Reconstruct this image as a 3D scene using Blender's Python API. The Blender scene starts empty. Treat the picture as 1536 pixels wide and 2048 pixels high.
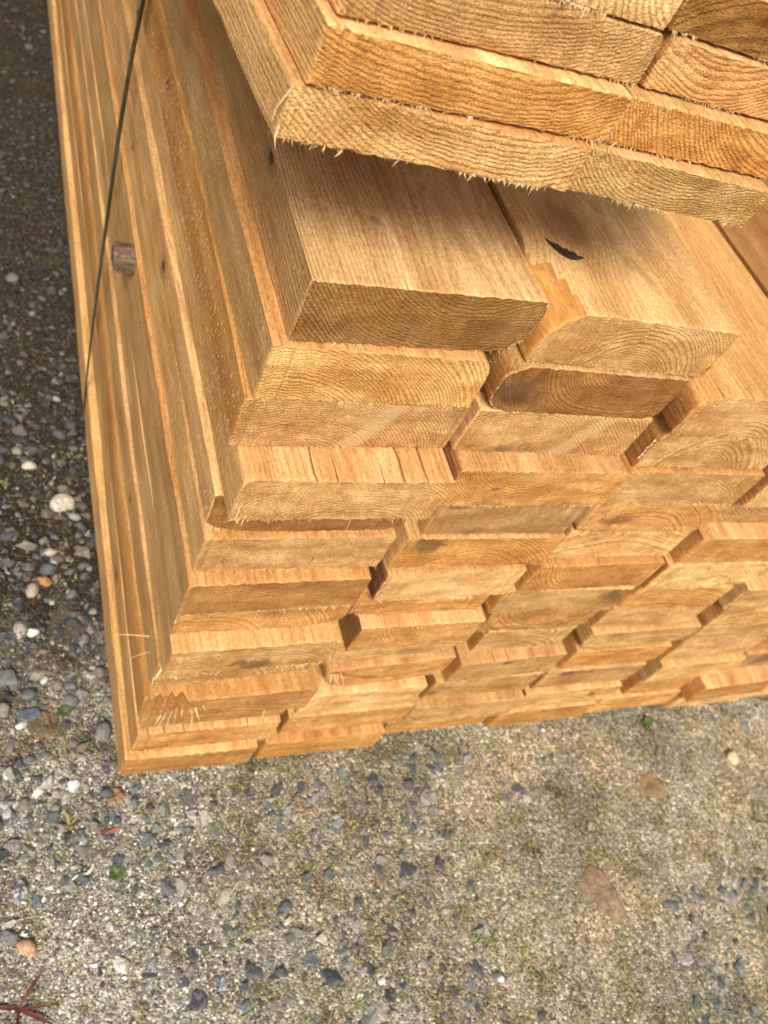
import bpy, bmesh, math, random
import numpy as np
from mathutils import Matrix, Vector

# ------------------------------------------------------------------ camera, sky, sun, exposure
scene = bpy.context.scene
C = bpy.context.scene.collection
GZ = 0.6255                      # height of the top of the lower stack above the ground
cam_d = bpy.data.cameras.new("camera")
cam = bpy.data.objects.new("camera", cam_d)
C.objects.link(cam)
scene.camera = cam
cam_d.sensor_fit = 'VERTICAL'
cam_d.sensor_height = 36.0
cam_d.lens = 1694.1 / 2048 * 36.0
cam_d.clip_start = 0.01
cam_d.clip_end = 500
R = [(0.89459101, -0.25254373, 0.36868495), (0.00776935, -0.81609535, -0.57786506), (0.44681827, 0.51981732, -0.72810946)]
M = Matrix(((R[0][0], -R[1][0], -R[2][0], -0.15910),
            (R[0][1], -R[1][1], -R[2][1], -0.32117),
            (R[0][2], -R[1][2], -R[2][2], 0.25917 + GZ),
            (0, 0, 0, 1)))
cam.matrix_world = M
cam_d.dof.use_dof = True
cam_d.dof.focus_distance = 0.46
cam_d.dof.aperture_fstop = 13.0

world = bpy.data.worlds.new("World")
scene.world = world
world.use_nodes = True
wn = world.node_tree
wn.nodes.clear()
SUN_EL, SUN_AZ = math.radians(47), math.radians(203)      # azimuth clockwise from +Y
sky = wn.nodes.new('ShaderNodeTexSky')
sky.sky_type = 'NISHITA'
sky.sun_disc = False
sky.sun_elevation = SUN_EL
sky.sun_rotation = SUN_AZ
sky.air_density = 0.7
sky.dust_density = 6.0
sky.ozone_density = 0.6
bg = wn.nodes.new('ShaderNodeBackground')
bg.inputs['Strength'].default_value = 0.095
wo = wn.nodes.new('ShaderNodeOutputWorld')
hs = wn.nodes.new('ShaderNodeHueSaturation')          # a hazy, nearly white sky
hs.inputs['Saturation'].default_value = 0.35
wn.links.new(sky.outputs[0], hs.inputs['Color'])
wn.links.new(hs.outputs[0], bg.inputs['Color'])
wn.links.new(bg.outputs[0], wo.inputs['Surface'])
sd = bpy.data.lights.new("sun", 'SUN')
sd.energy = 2.9
sd.angle = math.radians(19)
sd.color = (1.0, 0.93, 0.84)
sun = bpy.data.objects.new("sun", sd)
C.objects.link(sun)
dirv = Vector((math.sin(SUN_AZ) * math.cos(SUN_EL), math.cos(SUN_AZ) * math.cos(SUN_EL), math.sin(SUN_EL)))
sun.rotation_euler = dirv.to_track_quat('Z', 'Y').to_euler()
sun.location = (0, 0, 5)
scene.view_settings.view_transform = 'Standard'
scene.view_settings.look = 'None'
scene.view_settings.exposure = 0.47
scene.view_settings.gamma = 1.0

# ------------------------------------------------------------------ material helpers
class NT:
    def __init__(s, name):
        s.m = bpy.data.materials.new(name)
        s.m.use_nodes = True
        s.t = s.m.node_tree
        s.t.nodes.clear()
    def n(s, typ, ins=None, **kw):
        nd = s.t.nodes.new(typ)
        for k, v in kw.items():
            setattr(nd, k, v)
        for k, v in (ins or {}).items():
            sock = nd.inputs[k]
            if hasattr(v, 'is_output') or isinstance(v, bpy.types.NodeSocket):
                s.t.links.new(v, sock)
            else:
                sock.default_value = v
        return nd
    def math(s, op, a, b=None, c=None, clamp=False):
        ins = {0: a}
        if b is not None: ins[1] = b
        if c is not None: ins[2] = c
        nd = s.n('ShaderNodeMath', ins, operation=op)
        nd.use_clamp = clamp
        return nd.outputs[0]
    def vmath(s, op, a, b=None):
        ins = {0: a}
        if b is not None: ins[1] = b
        return s.n('ShaderNodeVectorMath', ins, operation=op).outputs[0]
    def noise(s, vec, scale, detail=2.0, w=None, rough=0.5):
        ins = {'Vector': vec, 'Scale': scale, 'Detail': detail, 'Roughness': rough}
        nd = s.n('ShaderNodeTexNoise', noise_dimensions='4D' if w is not None else '3D')
        if w is not None: ins['W'] = w
        for k, v in ins.items():
            sock = nd.inputs[k]
            if isinstance(v, bpy.types.NodeSocket): s.t.links.new(v, sock)
            else: sock.default_value = v
        return nd.outputs['Fac']
    def mix(s, fac, a, b, blend='MIX'):
        nd = s.n('ShaderNodeMix', data_type='RGBA', blend_type=blend)
        for i, v in ((0, fac), (6, a), (7, b)):
            if isinstance(v, bpy.types.NodeSocket): s.t.links.new(v, nd.inputs[i])
            else: nd.inputs[i].default_value = v
        return nd.outputs[2]
    def rng(s, v, a, b, c=0.0, d=1.0, smooth=False):
        nd = s.n('ShaderNodeMapRange', {0: v, 1: a, 2: b, 3: c, 4: d})
        if smooth: nd.interpolation_type = 'SMOOTHSTEP'
        return nd.outputs[0]
    def attr(s, name):
        return s.n('ShaderNodeAttribute', attribute_type='OBJECT', attribute_name=name)
    def comb(s, x, y, z):
        return s.n('ShaderNodeCombineXYZ', {0: x, 1: y, 2: z}).outputs[0]
    def finish(s, col, rough, height=None, dist=0.001, strength=1.0, spec=0.3):
        b = s.n('ShaderNodeBsdfPrincipled', {'Base Color': col, 'Roughness': rough, 'Specular IOR Level': spec})
        if height is not None:
            bp = s.n('ShaderNodeBump', {'Height': height, 'Distance': dist, 'Strength': strength})
            s.t.links.new(bp.outputs[0], b.inputs['Normal'])
        o = s.n('ShaderNodeOutputMaterial')
        s.t.links.new(b.outputs[0], o.inputs['Surface'])
        return s.m

def RGB(r, g, b): return (r, g, b, 1.0)

def rings(nt):
    """solid wood: distance from the pith line running along the plank (object Y)"""
    P = nt.n('ShaderNodeTexCoord').outputs['Object']
    sp = nt.n('ShaderNodeSeparateXYZ', {0: P})
    x, y, z = sp.outputs
    pa = nt.attr('pith').outputs['Vector']
    ps = nt.n('ShaderNodeSeparateXYZ', {0: pa})
    ka = nt.n('ShaderNodeSeparateXYZ', {0: nt.attr('knot').outputs['Vector']})
    seed = nt.attr('seed').outputs['Fac']
    low = nt.noise(nt.vmath('MULTIPLY', P, (1, 0.28, 1)), 9.0, 1.5, seed)
    dx = nt.math('SUBTRACT', x, ps.outputs[0])
    dz = nt.math('SUBTRACT', z, ps.outputs[1])
    rho = nt.math('SQRT', nt.math('ADD', nt.math('MULTIPLY', dx, dx), nt.math('MULTIPLY', dz, dz)))
    low2 = nt.noise(nt.vmath('MULTIPLY', P, (1, 0.1, 1)), 55.0, 2.0, seed)
    rho = nt.math('MULTIPLY_ADD', nt.math('SUBTRACT', low, 0.5), 0.036, rho)
    rho = nt.math('MULTIPLY_ADD', nt.math('SUBTRACT', low2, 0.5), 0.0009, rho)
    # knot: the grain sweeps round it
    kx = nt.math('SUBTRACT', x, ka.outputs[0])
    ky = nt.math('MULTIPLY', nt.math('SUBTRACT', y, ka.outputs[1]), 0.8)
    kd = nt.math('SQRT', nt.math('ADD', nt.math('MULTIPLY', kx, kx), nt.math('MULTIPLY', ky, ky)))
    kn = nt.math('DIVIDE', kd, nt.math('MAXIMUM', ka.outputs[2], 0.0005))
    bump = nt.math('EXPONENT', nt.math('MULTIPLY', nt.math('MULTIPLY', kn, kn), -0.35))
    rho = nt.math('MULTIPLY_ADD', bump, 0.012, rho)
    km = nt.rng(kn, 1.25, 0.7, 0.0, 1.0, True)
    u1 = nt.math('MULTIPLY', rho, ps.outputs[2])
    u1 = nt.math('ADD', u1, nt.math('MULTIPLY', nt.noise(nt.comb(rho, 0.0, seed), 38.0, 1.0), 9.0))
    u2 = nt.math('MULTIPLY', kd, 900.0)
    def prof(u):
        fr = nt.math('FRACT', u)
        return nt.math('MULTIPLY', nt.rng(fr, 0.35, 0.85, 0.0, 1.0, True), nt.rng(fr, 1.0, 0.9, 0.0, 1.0))
    ring = nt.math('ADD', nt.math('MULTIPLY', prof(u1), nt.math('SUBTRACT', 1.0, km)), nt.math('MULTIPLY', prof(u2), nt.math('MULTIPLY', km, 0.5)))
    return P, x, y, z, ring, km, kn, seed, low, low2

def end_material():
    nt = NT("plank end grain")
    P, x, y, z, ring, km, kn, seed, low, low2 = rings(nt)
    mott = nt.noise(P, 26.0, 3.0, seed, 0.6)
    mott2 = nt.noise(P, 110.0, 3.0, seed, 0.65)
    speck = nt.noise(P, 1400.0, 2.0, seed, 0.7)
    saw = nt.noise(nt.vmath('MULTIPLY', P, (1, 1, 5)), 230.0, 3.0, seed, 0.6)
    rc = nt.rng(nt.noise(P, 45.0, 2.0, nt.math('ADD', seed, 5.0)), 0.3, 0.65, 0.28, 0.70)
    col = nt.mix(nt.math('MULTIPLY', ring, rc), RGB(0.78, 0.495, 0.22), RGB(0.31, 0.16, 0.05))
    hue = nt.mix(nt.rng(mott, 0.35, 0.65), RGB(0.88, 0.78, 0.64), RGB(1.12, 1.12, 1.12))
    col = nt.mix(1.0, col, hue, 'MULTIPLY')
    col = nt.mix(1.0, col, nt.mix(nt.rng(mott2, 0.3, 0.7), RGB(0.82, 0.8, 0.76), RGB(1.14, 1.14, 1.12)), 'MULTIPLY')
    col = nt.mix(1.0, col, nt.mix(nt.rng(speck, 0.32, 0.68), RGB(0.52, 0.46, 0.38), RGB(1.48, 1.52, 1.56)), 'MULTIPLY')
    col = nt.mix(1.0, col, nt.attr('end_tint').outputs['Color'], 'MULTIPLY')
    smear = nt.noise(nt.vmath('MULTIPLY', P, (0.4, 1, 1.7)), 48.0, 4.0, nt.math('ADD', seed, 11.0), 0.6)
    col = nt.mix(1.0, col, nt.mix(nt.rng(smear, 0.34, 0.60), RGB(0.74, 0.64, 0.50), RGB(1.06, 1.06, 1.06)), 'MULTIPLY')
    # stain with its own place and size
    st = nt.n('ShaderNodeSeparateXYZ', {0: nt.attr('stain').outputs['Vector']})
    sx = nt.math('SUBTRACT', x, st.outputs[0])
    sz = nt.math('MULTIPLY', nt.math('SUBTRACT', z, st.outputs[1]), 1.9)
    sdist = nt.math('SQRT', nt.math('ADD', nt.math('MULTIPLY', sx, sx), nt.math('MULTIPLY', sz, sz)))
    sdist = nt.math('MULTIPLY_ADD', nt.math('SUBTRACT', mott2, 0.5), 0.035, sdist)
    sdist = nt.math('MULTIPLY_ADD', nt.math('SUBTRACT', mott, 0.5), 0.05, sdist)
    sdist = nt.math('MULTIPLY_ADD', ring, 0.004, sdist)
    sm = nt.rng(nt.math('DIVIDE', sdist, nt.math('MAXIMUM', st.outputs[2], 0.0004)), 1.0, 0.1, 0.0, 0.66, True)
    col = nt.mix(sm, col, RGB(0.085, 0.047, 0.022))
    # pale slanting streak where a branch's wood was cut through
    sk = nt.n('ShaderNodeSeparateXYZ', {0: nt.attr('streak').outputs['Vector']})
    sdx = nt.math('SUBTRACT', nt.math('SUBTRACT', x, sk.outputs[0]), nt.math('MULTIPLY', z, 0.55))
    sdx = nt.math('MULTIPLY_ADD', nt.math('SUBTRACT', mott2, 0.5), 0.008, sdx)
    skm = nt.rng(nt.math('DIVIDE', nt.math('ABSOLUTE', sdx), nt.math('MAXIMUM', sk.outputs[1], 0.0003)), 1.0, 0.4, 0.0, 0.6, True)
    col = nt.mix(skm, col, RGB(0.72, 0.49, 0.24))
    # mould freckles on a few ends
    mo = nt.attr('mould').outputs['Fac']
    mf = nt.math('MULTIPLY', nt.rng(nt.noise(P, 420.0, 3.0, seed, 0.7), 0.56, 0.66), nt.rng(nt.noise(P, 22.0, 2.0, seed), 0.47, 0.6))
    col = nt.mix(nt.math('MULTIPLY', mf, mo), col, RGB(0.10, 0.095, 0.075))
    # short drying checks, roughly square to the face
    ck = nt.noise(nt.vmath('MULTIPLY', P, (1, 1, 0.12)), 75.0, 1.0, seed)
    cm = nt.math('MULTIPLY', nt.rng(nt.math('ABSOLUTE', nt.math('SUBTRACT', ck, 0.5)), 0.0065, 0.0, 0.0, 0.8),
                 nt.rng(nt.noise(P, 30.0, 1.0, seed), 0.68, 0.72))
    col = nt.mix(cm, col, RGB(0.05, 0.028, 0.012))
    h = nt.math('ADD', nt.math('MULTIPLY', ring, -0.45), nt.math('MULTIPLY', speck, 1.5))
    h = nt.math('ADD', h, nt.math('MULTIPLY', mott2, 2.0))
    h = nt.math('ADD', h, nt.math('MULTIPLY', saw, 1.4))
    h = nt.math('SUBTRACT', h, nt.math('MULTIPLY', cm, 2.0))
    return nt.finish(col, 0.82, h, 0.0011, 1.0, 0.2)

def side_material():
    nt = NT("rough sawn plank face")
    P, x, y, z, ring, km, kn, seed, low, low2 = rings(nt)
    fib = nt.noise(nt.vmath('MULTIPLY', P, (1, 0.06, 1)), 700.0, 3.0, seed, 0.65)
    fuzz = nt.noise(nt.vmath('MULTIPLY', P, (1, 0.6, 1)), 620.0, 3.0, seed, 0.75)
    streak = nt.noise(nt.vmath('MULTIPLY', P, (1, 0.035, 1)), 75.0, 3.0, seed, 0.6)
    patch = nt.noise(nt.vmath('MULTIPLY', P, (1, 0.3, 1)), 34.0, 3.0, seed, 0.6)
    g = nt.n('ShaderNodeNewGeometry')
    # object-space normal tells sawn edge from sawn face (edges a little darker)
    vt = nt.n('ShaderNodeVectorTransform', {0: g.outputs['True Normal']}, vector_type='NORMAL', convert_from='WORLD', convert_to='OBJECT')
    ns = nt.n('ShaderNodeSeparateXYZ', {0: vt.outputs[0]})
    edge = nt.rng(nt.math('ABSOLUTE', ns.outputs[0]), 0.55, 0.8)
    face = nt.mix(nt.math('MULTIPLY', ring, 0.42), RGB(0.67, 0.44, 0.205), RGB(0.43, 0.225, 0.073))
    edg = nt.mix(nt.math('MULTIPLY', ring, 0.32), RGB(0.65, 0.405, 0.175), RGB(0.35, 0.185, 0.062))
    col = nt.mix(edge, face, edg)
    col = nt.mix(1.0, col, nt.mix(nt.rng(streak, 0.3, 0.7), RGB(0.84, 0.75, 0.62), RGB(1.13, 1.13, 1.13)), 'MULTIPLY')
    col = nt.mix(1.0, col, nt.mix(nt.rng(patch, 0.3, 0.7), RGB(0.76, 0.66, 0.55), RGB(1.14, 1.16, 1.2)), 'MULTIPLY')
    col = nt.mix(1.0, col, nt.mix(nt.rng(fib, 0.3, 0.7), RGB(0.84, 0.79, 0.72), RGB(1.12, 1.14, 1.17)), 'MULTIPLY')
    col = nt.mix(1.0, col, nt.mix(nt.rng(fuzz, 0.3, 0.7), RGB(0.70, 0.64, 0.56), RGB(1.26, 1.3, 1.36)), 'MULTIPLY')
    tint = nt.mix(edge, nt.attr('face_tint').outputs['Color'], nt.attr('edge_tint').outputs['Color'])
    col = nt.mix(1.0, col, tint, 'MULTIPLY')
    # orange resin streaks
    rs = nt.noise(nt.vmath('MULTIPLY', P, (1, 0.05, 1)), 30.0, 2.0, nt.math('ADD', seed, 7.0))
    col = nt.mix(nt.rng(rs, 0.62, 0.74, 0.0, 0.35), col, RGB(0.45, 0.23, 0.07))
    # knot
    col = nt.mix(nt.math('MULTIPLY', km, 0.34), col, RGB(0.17, 0.07, 0.022))
    halo = nt.rng(kn, 1.8, 0.9, 0.0, 0.28, True)
    col = nt.mix(halo, col, RGB(0.33, 0.15, 0.045))
    # small knot on the sawn edge
    ek = nt.n('ShaderNodeSeparateXYZ', {0: nt.attr('edge_knot').outputs['Vector']})
    ey = nt.math('MULTIPLY', nt.math('SUBTRACT', y, ek.outputs[0]), 0.8)
    ez = nt.math('SUBTRACT', z, ek.outputs[1])
    ed = nt.math('SQRT', nt.math('ADD', nt.math('MULTIPLY', ey, ey), nt.math('MULTIPLY', ez, ez)))
    ed = nt.math('MULTIPLY_ADD', nt.math('SUBTRACT', fuzz, 0.5), 0.006, ed)
    en = nt.math('DIVIDE', ed, nt.math('MAXIMUM', ek.outputs[2], 0.0004))
    col = nt.mix(nt.math('MULTIPLY', nt.rng(en, 3.5, 0.8, 0.0, 0.5, True), edge), col, RGB(0.22, 0.10, 0.035))
    col = nt.mix(nt.math('MULTIPLY', nt.rng(en, 1.1, 0.6, 0.0, 0.85), edge), col, RGB(0.05, 0.022, 0.01))
    # checks running with the grain
    ca = nt.attr('checks').outputs['Fac']
    wob = nt.math('MULTIPLY', nt.math('SUBTRACT', nt.noise(nt.vmath('MULTIPLY', P, (1, 0.6, 1)), 90.0, 2.0, seed), 0.5), 0.22)
    lane = nt.math('ADD', nt.math('MULTIPLY_ADD', x, 62.0, wob), nt.math('MULTIPLY', seed, 13.7))
    cell = nt.n('ShaderNodeTexWhiteNoise', {'W': nt.math('FLOOR', lane)}, noise_dimensions='1D').outputs['Value']
    off = nt.math('ABSOLUTE', nt.math('SUBTRACT', nt.math('FRACT', lane), nt.math('MULTIPLY_ADD', cell, 0.5, 0.25)))
    reach = nt.math('MULTIPLY', nt.math('FRACT', nt.math('MULTIPLY', cell, 57.3)), 0.05)
    wid = nt.math('MULTIPLY', nt.rng(nt.math('SUBTRACT', reach, y), 0.0, 0.03), 0.042)
    cm = nt.math('MULTIPLY', nt.math('LESS_THAN', off, wid), nt.math('GREATER_THAN', cell, 0.45))
    cm = nt.math('MULTIPLY', nt.math('MULTIPLY', cm, ca), nt.math('SUBTRACT', 1.0, edge))
    col = nt.mix(nt.math('MULTIPLY', cm, 0.75), col, RGB(0.10, 0.04, 0.012))
    # band-saw tooth marks across the plank
    sw = nt.n('ShaderNodeTexWave', {'Vector': nt.comb(nt.math('MULTIPLY', x, 0.12), y, nt.math('MULTIPLY', z, 0.12)), 'Scale': 95.0, 'Distortion': 3.5, 'Detail': 2.0, 'Detail Scale': 2.0},
              wave_type='BANDS', bands_direction='Y').outputs['Fac']
    h = nt.math('ADD', nt.math('MULTIPLY', fib, 1.7), nt.math('MULTIPLY', fuzz, 1.4))
    h = nt.math('ADD', h, nt.math('MULTIPLY', nt.math('MULTIPLY', sw, patch), 0.10))
    h = nt.math('SUBTRACT', h, nt.math('MULTIPLY', ring, 0.35))
    h = nt.math('SUBTRACT', h, nt.math('MULTIPLY', cm, 2.5))
    return nt.finish(col, 0.8, h, 0.0007, 0.9, 0.2)

def simple(name, c1, c2, scale=60.0, rough=0.8, bump=0.5, dist=0.001, stretch=(1, 1, 1), metallic=0.0):
    nt = NT(name)
    P = nt.n('ShaderNodeTexCoord').outputs['Object']
    v = nt.vmath('MULTIPLY', P, stretch)
    f = nt.noise(v, scale, 4.0, None, 0.65)
    f2 = nt.noise(v, scale * 6, 2.0, None, 0.6)
    col = nt.mix(nt.rng(f, 0.35, 0.65), RGB(*c1), RGB(*c2))
    col = nt.mix(1.0, col, nt.mix(nt.rng(f2, 0.3, 0.7), RGB(0.8, 0.8, 0.8), RGB(1.2, 1.2, 1.2)), 'MULTIPLY')
    return nt.finish(col, rough, nt.math('ADD', f, nt.math('MULTIPLY', f2, 0.5)), dist, bump)

MAT_END = end_material()
MAT_SIDE = side_material()
MAT_SPLIT = simple("splinter wood", (0.56, 0.36, 0.16), (0.76, 0.54, 0.29), 300, 0.7)
MAT_INNER = simple('orange inner bark', (0.46, 0.20, 0.045), (0.62, 0.32, 0.09), 90, 0.6, 0.4, 0.001, (1, 0.2, 1))
MAT_BARK = simple("bark on waney edge", (0.10, 0.028, 0.012), (0.24, 0.10, 0.035), 120, 0.85, 1.0, 0.002)

# ------------------------------------------------------------------ object helpers
def obj_from(name, verts, faces, mats, parent=None, midx=None, smooth=False, sharp=35):
    me = bpy.data.meshes.new(name)
    me.from_pydata(verts, [], faces)
    for m in mats: me.materials.append(m)
    if midx is not None: me.polygons.foreach_set('material_index', midx)
    if smooth:
        me.polygons.foreach_set('use_smooth', [True] * len(me.polygons))
        me.set_sharp_from_angle(angle=math.radians(sharp))
    me.update()
    o = bpy.data.objects.new(name, me)
    C.objects.link(o)
    if parent: o.parent = parent
    return o

def tag(o, label=None, cat=None, group=None, kind=None):
    if label: o['label'] = label
    if cat: o['category'] = cat
    if group: o['group'] = group
    if kind: o['kind'] = kind
    return o

def snoise(rg, n_oct=4, f0=1.0):
    """smooth 1-D noise function with its own random phases"""
    ph = [(rg.uniform(0, 6.28), rg.uniform(0.8, 1.3) * f0 * 2 ** k, 0.6 ** k) for k in range(n_oct)]
    s = sum(p[2] for p in ph)
    return lambda t: sum(a * math.sin(p + 6.283 * f * t) for p, f, a in ph) / s

T = 0.04439            # layer height, lower stack
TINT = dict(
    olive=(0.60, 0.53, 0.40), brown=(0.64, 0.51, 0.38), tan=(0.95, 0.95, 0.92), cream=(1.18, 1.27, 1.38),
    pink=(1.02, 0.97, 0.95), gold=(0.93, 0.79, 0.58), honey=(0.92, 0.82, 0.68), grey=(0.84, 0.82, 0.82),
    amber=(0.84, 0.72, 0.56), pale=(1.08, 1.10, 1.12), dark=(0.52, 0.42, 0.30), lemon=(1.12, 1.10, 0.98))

FLEN = [1.0]
def make_splinters(rg, root, w, t, zlo, yfun, fuzz, hairs=0, side_hairs=0, big=()):
    V, F = [], []
    def sliver(b, d, L, r):
        d = Vector(d).normalized()
        a = d.orthogonal().normalized()
        c = d.cross(a)
        i = len(V)
        ang = rg.uniform(0, 6.28)
        mid = Vector((rg.uniform(-1, 1), rg.uniform(-1, 1), rg.uniform(-1, 1))) * L * 0.10
        for k in range(3):
            q = ang + k * 2.094
            V.append(Vector(b) + (a * math.cos(q) + c * math.sin(q)) * r)
        for k in range(3):
            q = ang + k * 2.094
            V.append(Vector(b) + d * L * 0.55 + mid + (a * math.cos(q) + c * math.sin(q)) * r * 0.7)
        V.append(Vector(b) + d * L)
        for k in range(3):
            k2 = (k + 1) % 3
            F.append((i + k, i + k2, i + 3 + k2, i + 3 + k))
            F.append((i + 3 + k, i + 3 + k2, i + 6))
    dens = snoise(rg, 3, 8.0)
    fuzz = max(fuzz, 0.5) + (0.9 if rg.random() < 0.4 else 0.0)
    for k in range(int(fuzz * w * 2600)):
        x = rg.uniform(0.001, w - 0.001)
        if dens(x) < rg.uniform(-0.3, 0.7): continue
        L = min(0.0065, rg.expovariate(1 / 0.0010) + 0.0004) * FLEN[0]
        sliver((x, yfun(x) + 0.0006, zlo(x) + 0.0004), (rg.gauss(0, 0.6), -0.5 + rg.gauss(0, 0.3), -1), L, rg.uniform(0.00008, 0.00024) + L * 0.03)
    for k in range(int(fuzz * w * 300)):            # short burr on the top arris
        x = rg.uniform(0.001, w - 0.001)
        sliver((x, yfun(x) + 0.0006, t - 0.0006), (rg.gauss(0, 0.5), -0.8, rg.uniform(-0.2, 0.7)), rg.uniform(0.0004, 0.0015), 0.00018)
    for k in range(hairs):                          # torn fibres lying on the top face
        x = rg.uniform(0.0, w)
        y = rg.uniform(0.0, 0.1) ** 1.0
        sliver((x, yfun(x) + y, t - 0.0001), (rg.gauss(0.15, 0.45), -1, rg.uniform(0.05, 0.35)), rg.uniform(0.001, 0.0045), rg.uniform(0.00013, 0.00026))
    for k in range(side_hairs * 3):                     # torn fibres on the left edge
        y = rg.uniform(0.0, 0.7)
        sliver((0.0001, y, rg.uniform(0.002, t - 0.002)), (-rg.uniform(0.05, 0.3), -rg.uniform(0.2, 1), rg.gauss(-0.1, 0.5)), rg.uniform(0.001, 0.0045), rg.uniform(0.00006, 0.00013))
    for b, d, L, r in big:
        sliver(b, d, L, r)
    if F:
        s = obj_from("splinters", V, F, [MAT_SPLIT], root)
        s['kind'] = 'stuff'

def make_plank(seedn, x0, x1, yl, yr, ztop, t, length=3.0, wane=None, end='tan', face='tan', edge='tan', pith=None, stain=None,
               knot=None, streak=None, mould=0.0, checks=0.0, fuzz=0.6, hairs=0, side_hairs=0, notch=None, big=(), bark=False, taper=None, mat=None, wavy=1.0):
    rg = random.Random(seedn * 7919 + 13)
    w = x1 - x0 - 0.0006
    t = t - 0.0015
    N, MR = 56, 6
    wane = wane or {}
    def cut(corner, x):
        if corner not in wane: return 0.0
        dx, dz = wane[corner][0] / 1000.0, wane[corner][1] / 1000.0
        d = x if corner[1] == 'L' else w - x
        if d >= dx: return 0.0
        u = 1 - d / dx
        return dz * (1 - math.sqrt(max(0, 1 - u * u)))
    top_n, bot_n = snoise(rg, 4, 9.0), snoise(rg, 4, 9.0)
    zhi = lambda x: t - cut('TL', x) - cut('TR', x)
    zlo = lambda x: cut('BL', x) + cut('BR', x)
    chip = snoise(rg, 4, 30.0)
    def yf(x):
        y = yl + (yr - yl) * x / w + 0.0009 * chip(x * 3)
        if notch and x < notch[0]:
            y += notch[1] * (0.8 + 0.4 * math.sin(x * 900) * math.sin(x * 333))
        return y
    xs = []
    for i in range(N + 1):
        s = i / N
        xs.append(w * (s - 0.11 * math.sin(6.2832 * s)))
    st = [0.0, 0.0009, 0.004, 0.01, 0.02, 0.035, 0.05, 0.07, 0.09] + [0.12 + 0.03 * k for k in range(20)]
    v = st[-1]
    while v < length - 0.2:
        v += 0.09 + 0.02 * len(st) / 10
        st.append(min(v, length))
    ln, rn = snoise(rg, 5, 0.9), snoise(rg, 5, 0.9)
    ln2 = snoise(rg, 3, 9.0)
    # ring of points around the section: bottom L->R, right side, top R->L, left side
    def section():
        pts = []
        for i in range(N + 1): pts.append((xs[i], zlo(xs[i]), 'b'))
        a, b = zlo(w), zhi(w)
        for j in range(1, MR): pts.append((w, a + (b - a) * j / MR, 's'))
        for i in range(N, -1, -1): pts.append((xs[i], zhi(xs[i]), 't'))
        a, b = zlo(0), zhi(0)
        for j in range(MR - 1, 0, -1): pts.append((0.0, a + (b - a) * j / MR, 's'))
        return pts
    sec = section()
    n = len(sec)
    V, F, MI = [], [], []
    cxm, czm = w / 2, t / 2
    for k, s in enumerate(st):
        tk = 1.0 if not taper else max(0.0, 1 - s / taper)
        for x, z, side in sec:
            if taper:
                bz, tz = zlo(x) * tk, t - (t - zhi(x)) * tk
                a0, a1 = zlo(x), zhi(x)
                z = bz + (tz - bz) * ((z - a0) / (a1 - a0) if a1 > a0 else 0)
            y = yf(x) * (1 - min(1, s / 0.3)) + s if s < 0.3 else s
            e = 0.0
            if k == 0: e = 0.0003 + 0.0010 * rg.random() ** 2
            xx, zz = x, z
            if k == 0:
                xx += e if x < cxm else -e
                if abs(x - cxm) > w / 2 - 0.001 or True:
                    zz += (e if z < czm else -e) * (1 if side in 'bt' else 0)
            q = min(1.0, s / 0.05)
            lw = (0.0011 * (ln(s) - ln(0)) * q * wavy + 0.0003 * ln2(s) * q)
            rw = 0.0006 * (rn(s) - rn(0)) * q
            f = x / w
            xx += lw * (1 - f) + rw * f
            if k > 0: xx += rg.gauss(0, 0.00006)
            V.append((xx, y, zz))
    nk = len(st)
    for k in range(nk - 1):
        s0 = st[k + 1]
        for a in range(n):
            b = (a + 1) % n
            F.append((k * n + a, k * n + b, (k + 1) * n + b, (k + 1) * n + a))
            x, z, side = sec[a]
            x2, z2, _ = sec[b]
            MI.append(1 if not (bark and (bark is True or (s0 < taper and (t - zhi(x)) * (1 - s0 / taper) > 0.0012)) and ((bark is True and side == 's' and x < w / 2) or (('TL' in wane and x < wane['TL'][0] / 1000 and x2 < wane['TL'][0] / 1000 and side != 'b') and zhi(x) < t - 0.001) or
                                          (('BL' in wane and x < wane['BL'][0] / 1000 and side == 'b') and zlo(x) > 0.001))) else 2)
    # end cap grids
    def cap(k, flip, mi):
        base = k * n
        def bot(i): return base + i
        def topv(i): return base + (N) + (MR - 1) + 1 + (N - i)
        rowsv = []
        for j in range(MR + 1):
            row = []
            for i in range(N + 1):
                if j == 0: row.append(bot(i))
                elif j == MR: row.append(topv(i))
                elif i == N: row.append(base + N + j)
                elif i == 0: row.append(base + n - j)
                else:
                    p0, p1 = V[bot(i)], V[topv(i)]
                    q = j / MR
                    row.append(len(V))
                    V.append((p0[0] + (p1[0] - p0[0]) * q, p0[1] + (p1[1] - p0[1]) * q + (rg.gauss(0, 0.00012) if k == 0 else 0), p0[2] + (p1[2] - p0[2]) * q))
            rowsv.append(row)
        for j in range(MR):
            for i in range(N):
                f = (rowsv[j][i], rowsv[j][i + 1], rowsv[j + 1][i + 1], rowsv[j + 1][i])
                if len(set(f)) == 4:
                    F.append(f if not flip else f[::-1])
                    MI.append(mi)
    cap(0, False, 0)
    cap(nk - 1, True, 0)
    me = bpy.data.meshes.new("plank")
    me.from_pydata(V, [], F)
    for m in (MAT_END, MAT_SIDE, MAT_INNER if bark == 'inner' else MAT_BARK): me.materials.append(m)
    me.polygons.foreach_set('material_index', MI)
    me.polygons.foreach_set('use_smooth', [True] * len(F))
    bm = bmesh.new(); bm.from_mesh(me)
    bmesh.ops.recalc_face_normals(bm, faces=bm.faces)
    bm.to_mesh(me); bm.free()
    me.set_sharp_from_angle(angle=math.radians(38))
    o = bpy.data.objects.new("plank", me)
    C.objects.link(o)
    o.location = (x0 + 0.0003, 0, ztop - t - 0.0002)
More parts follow.
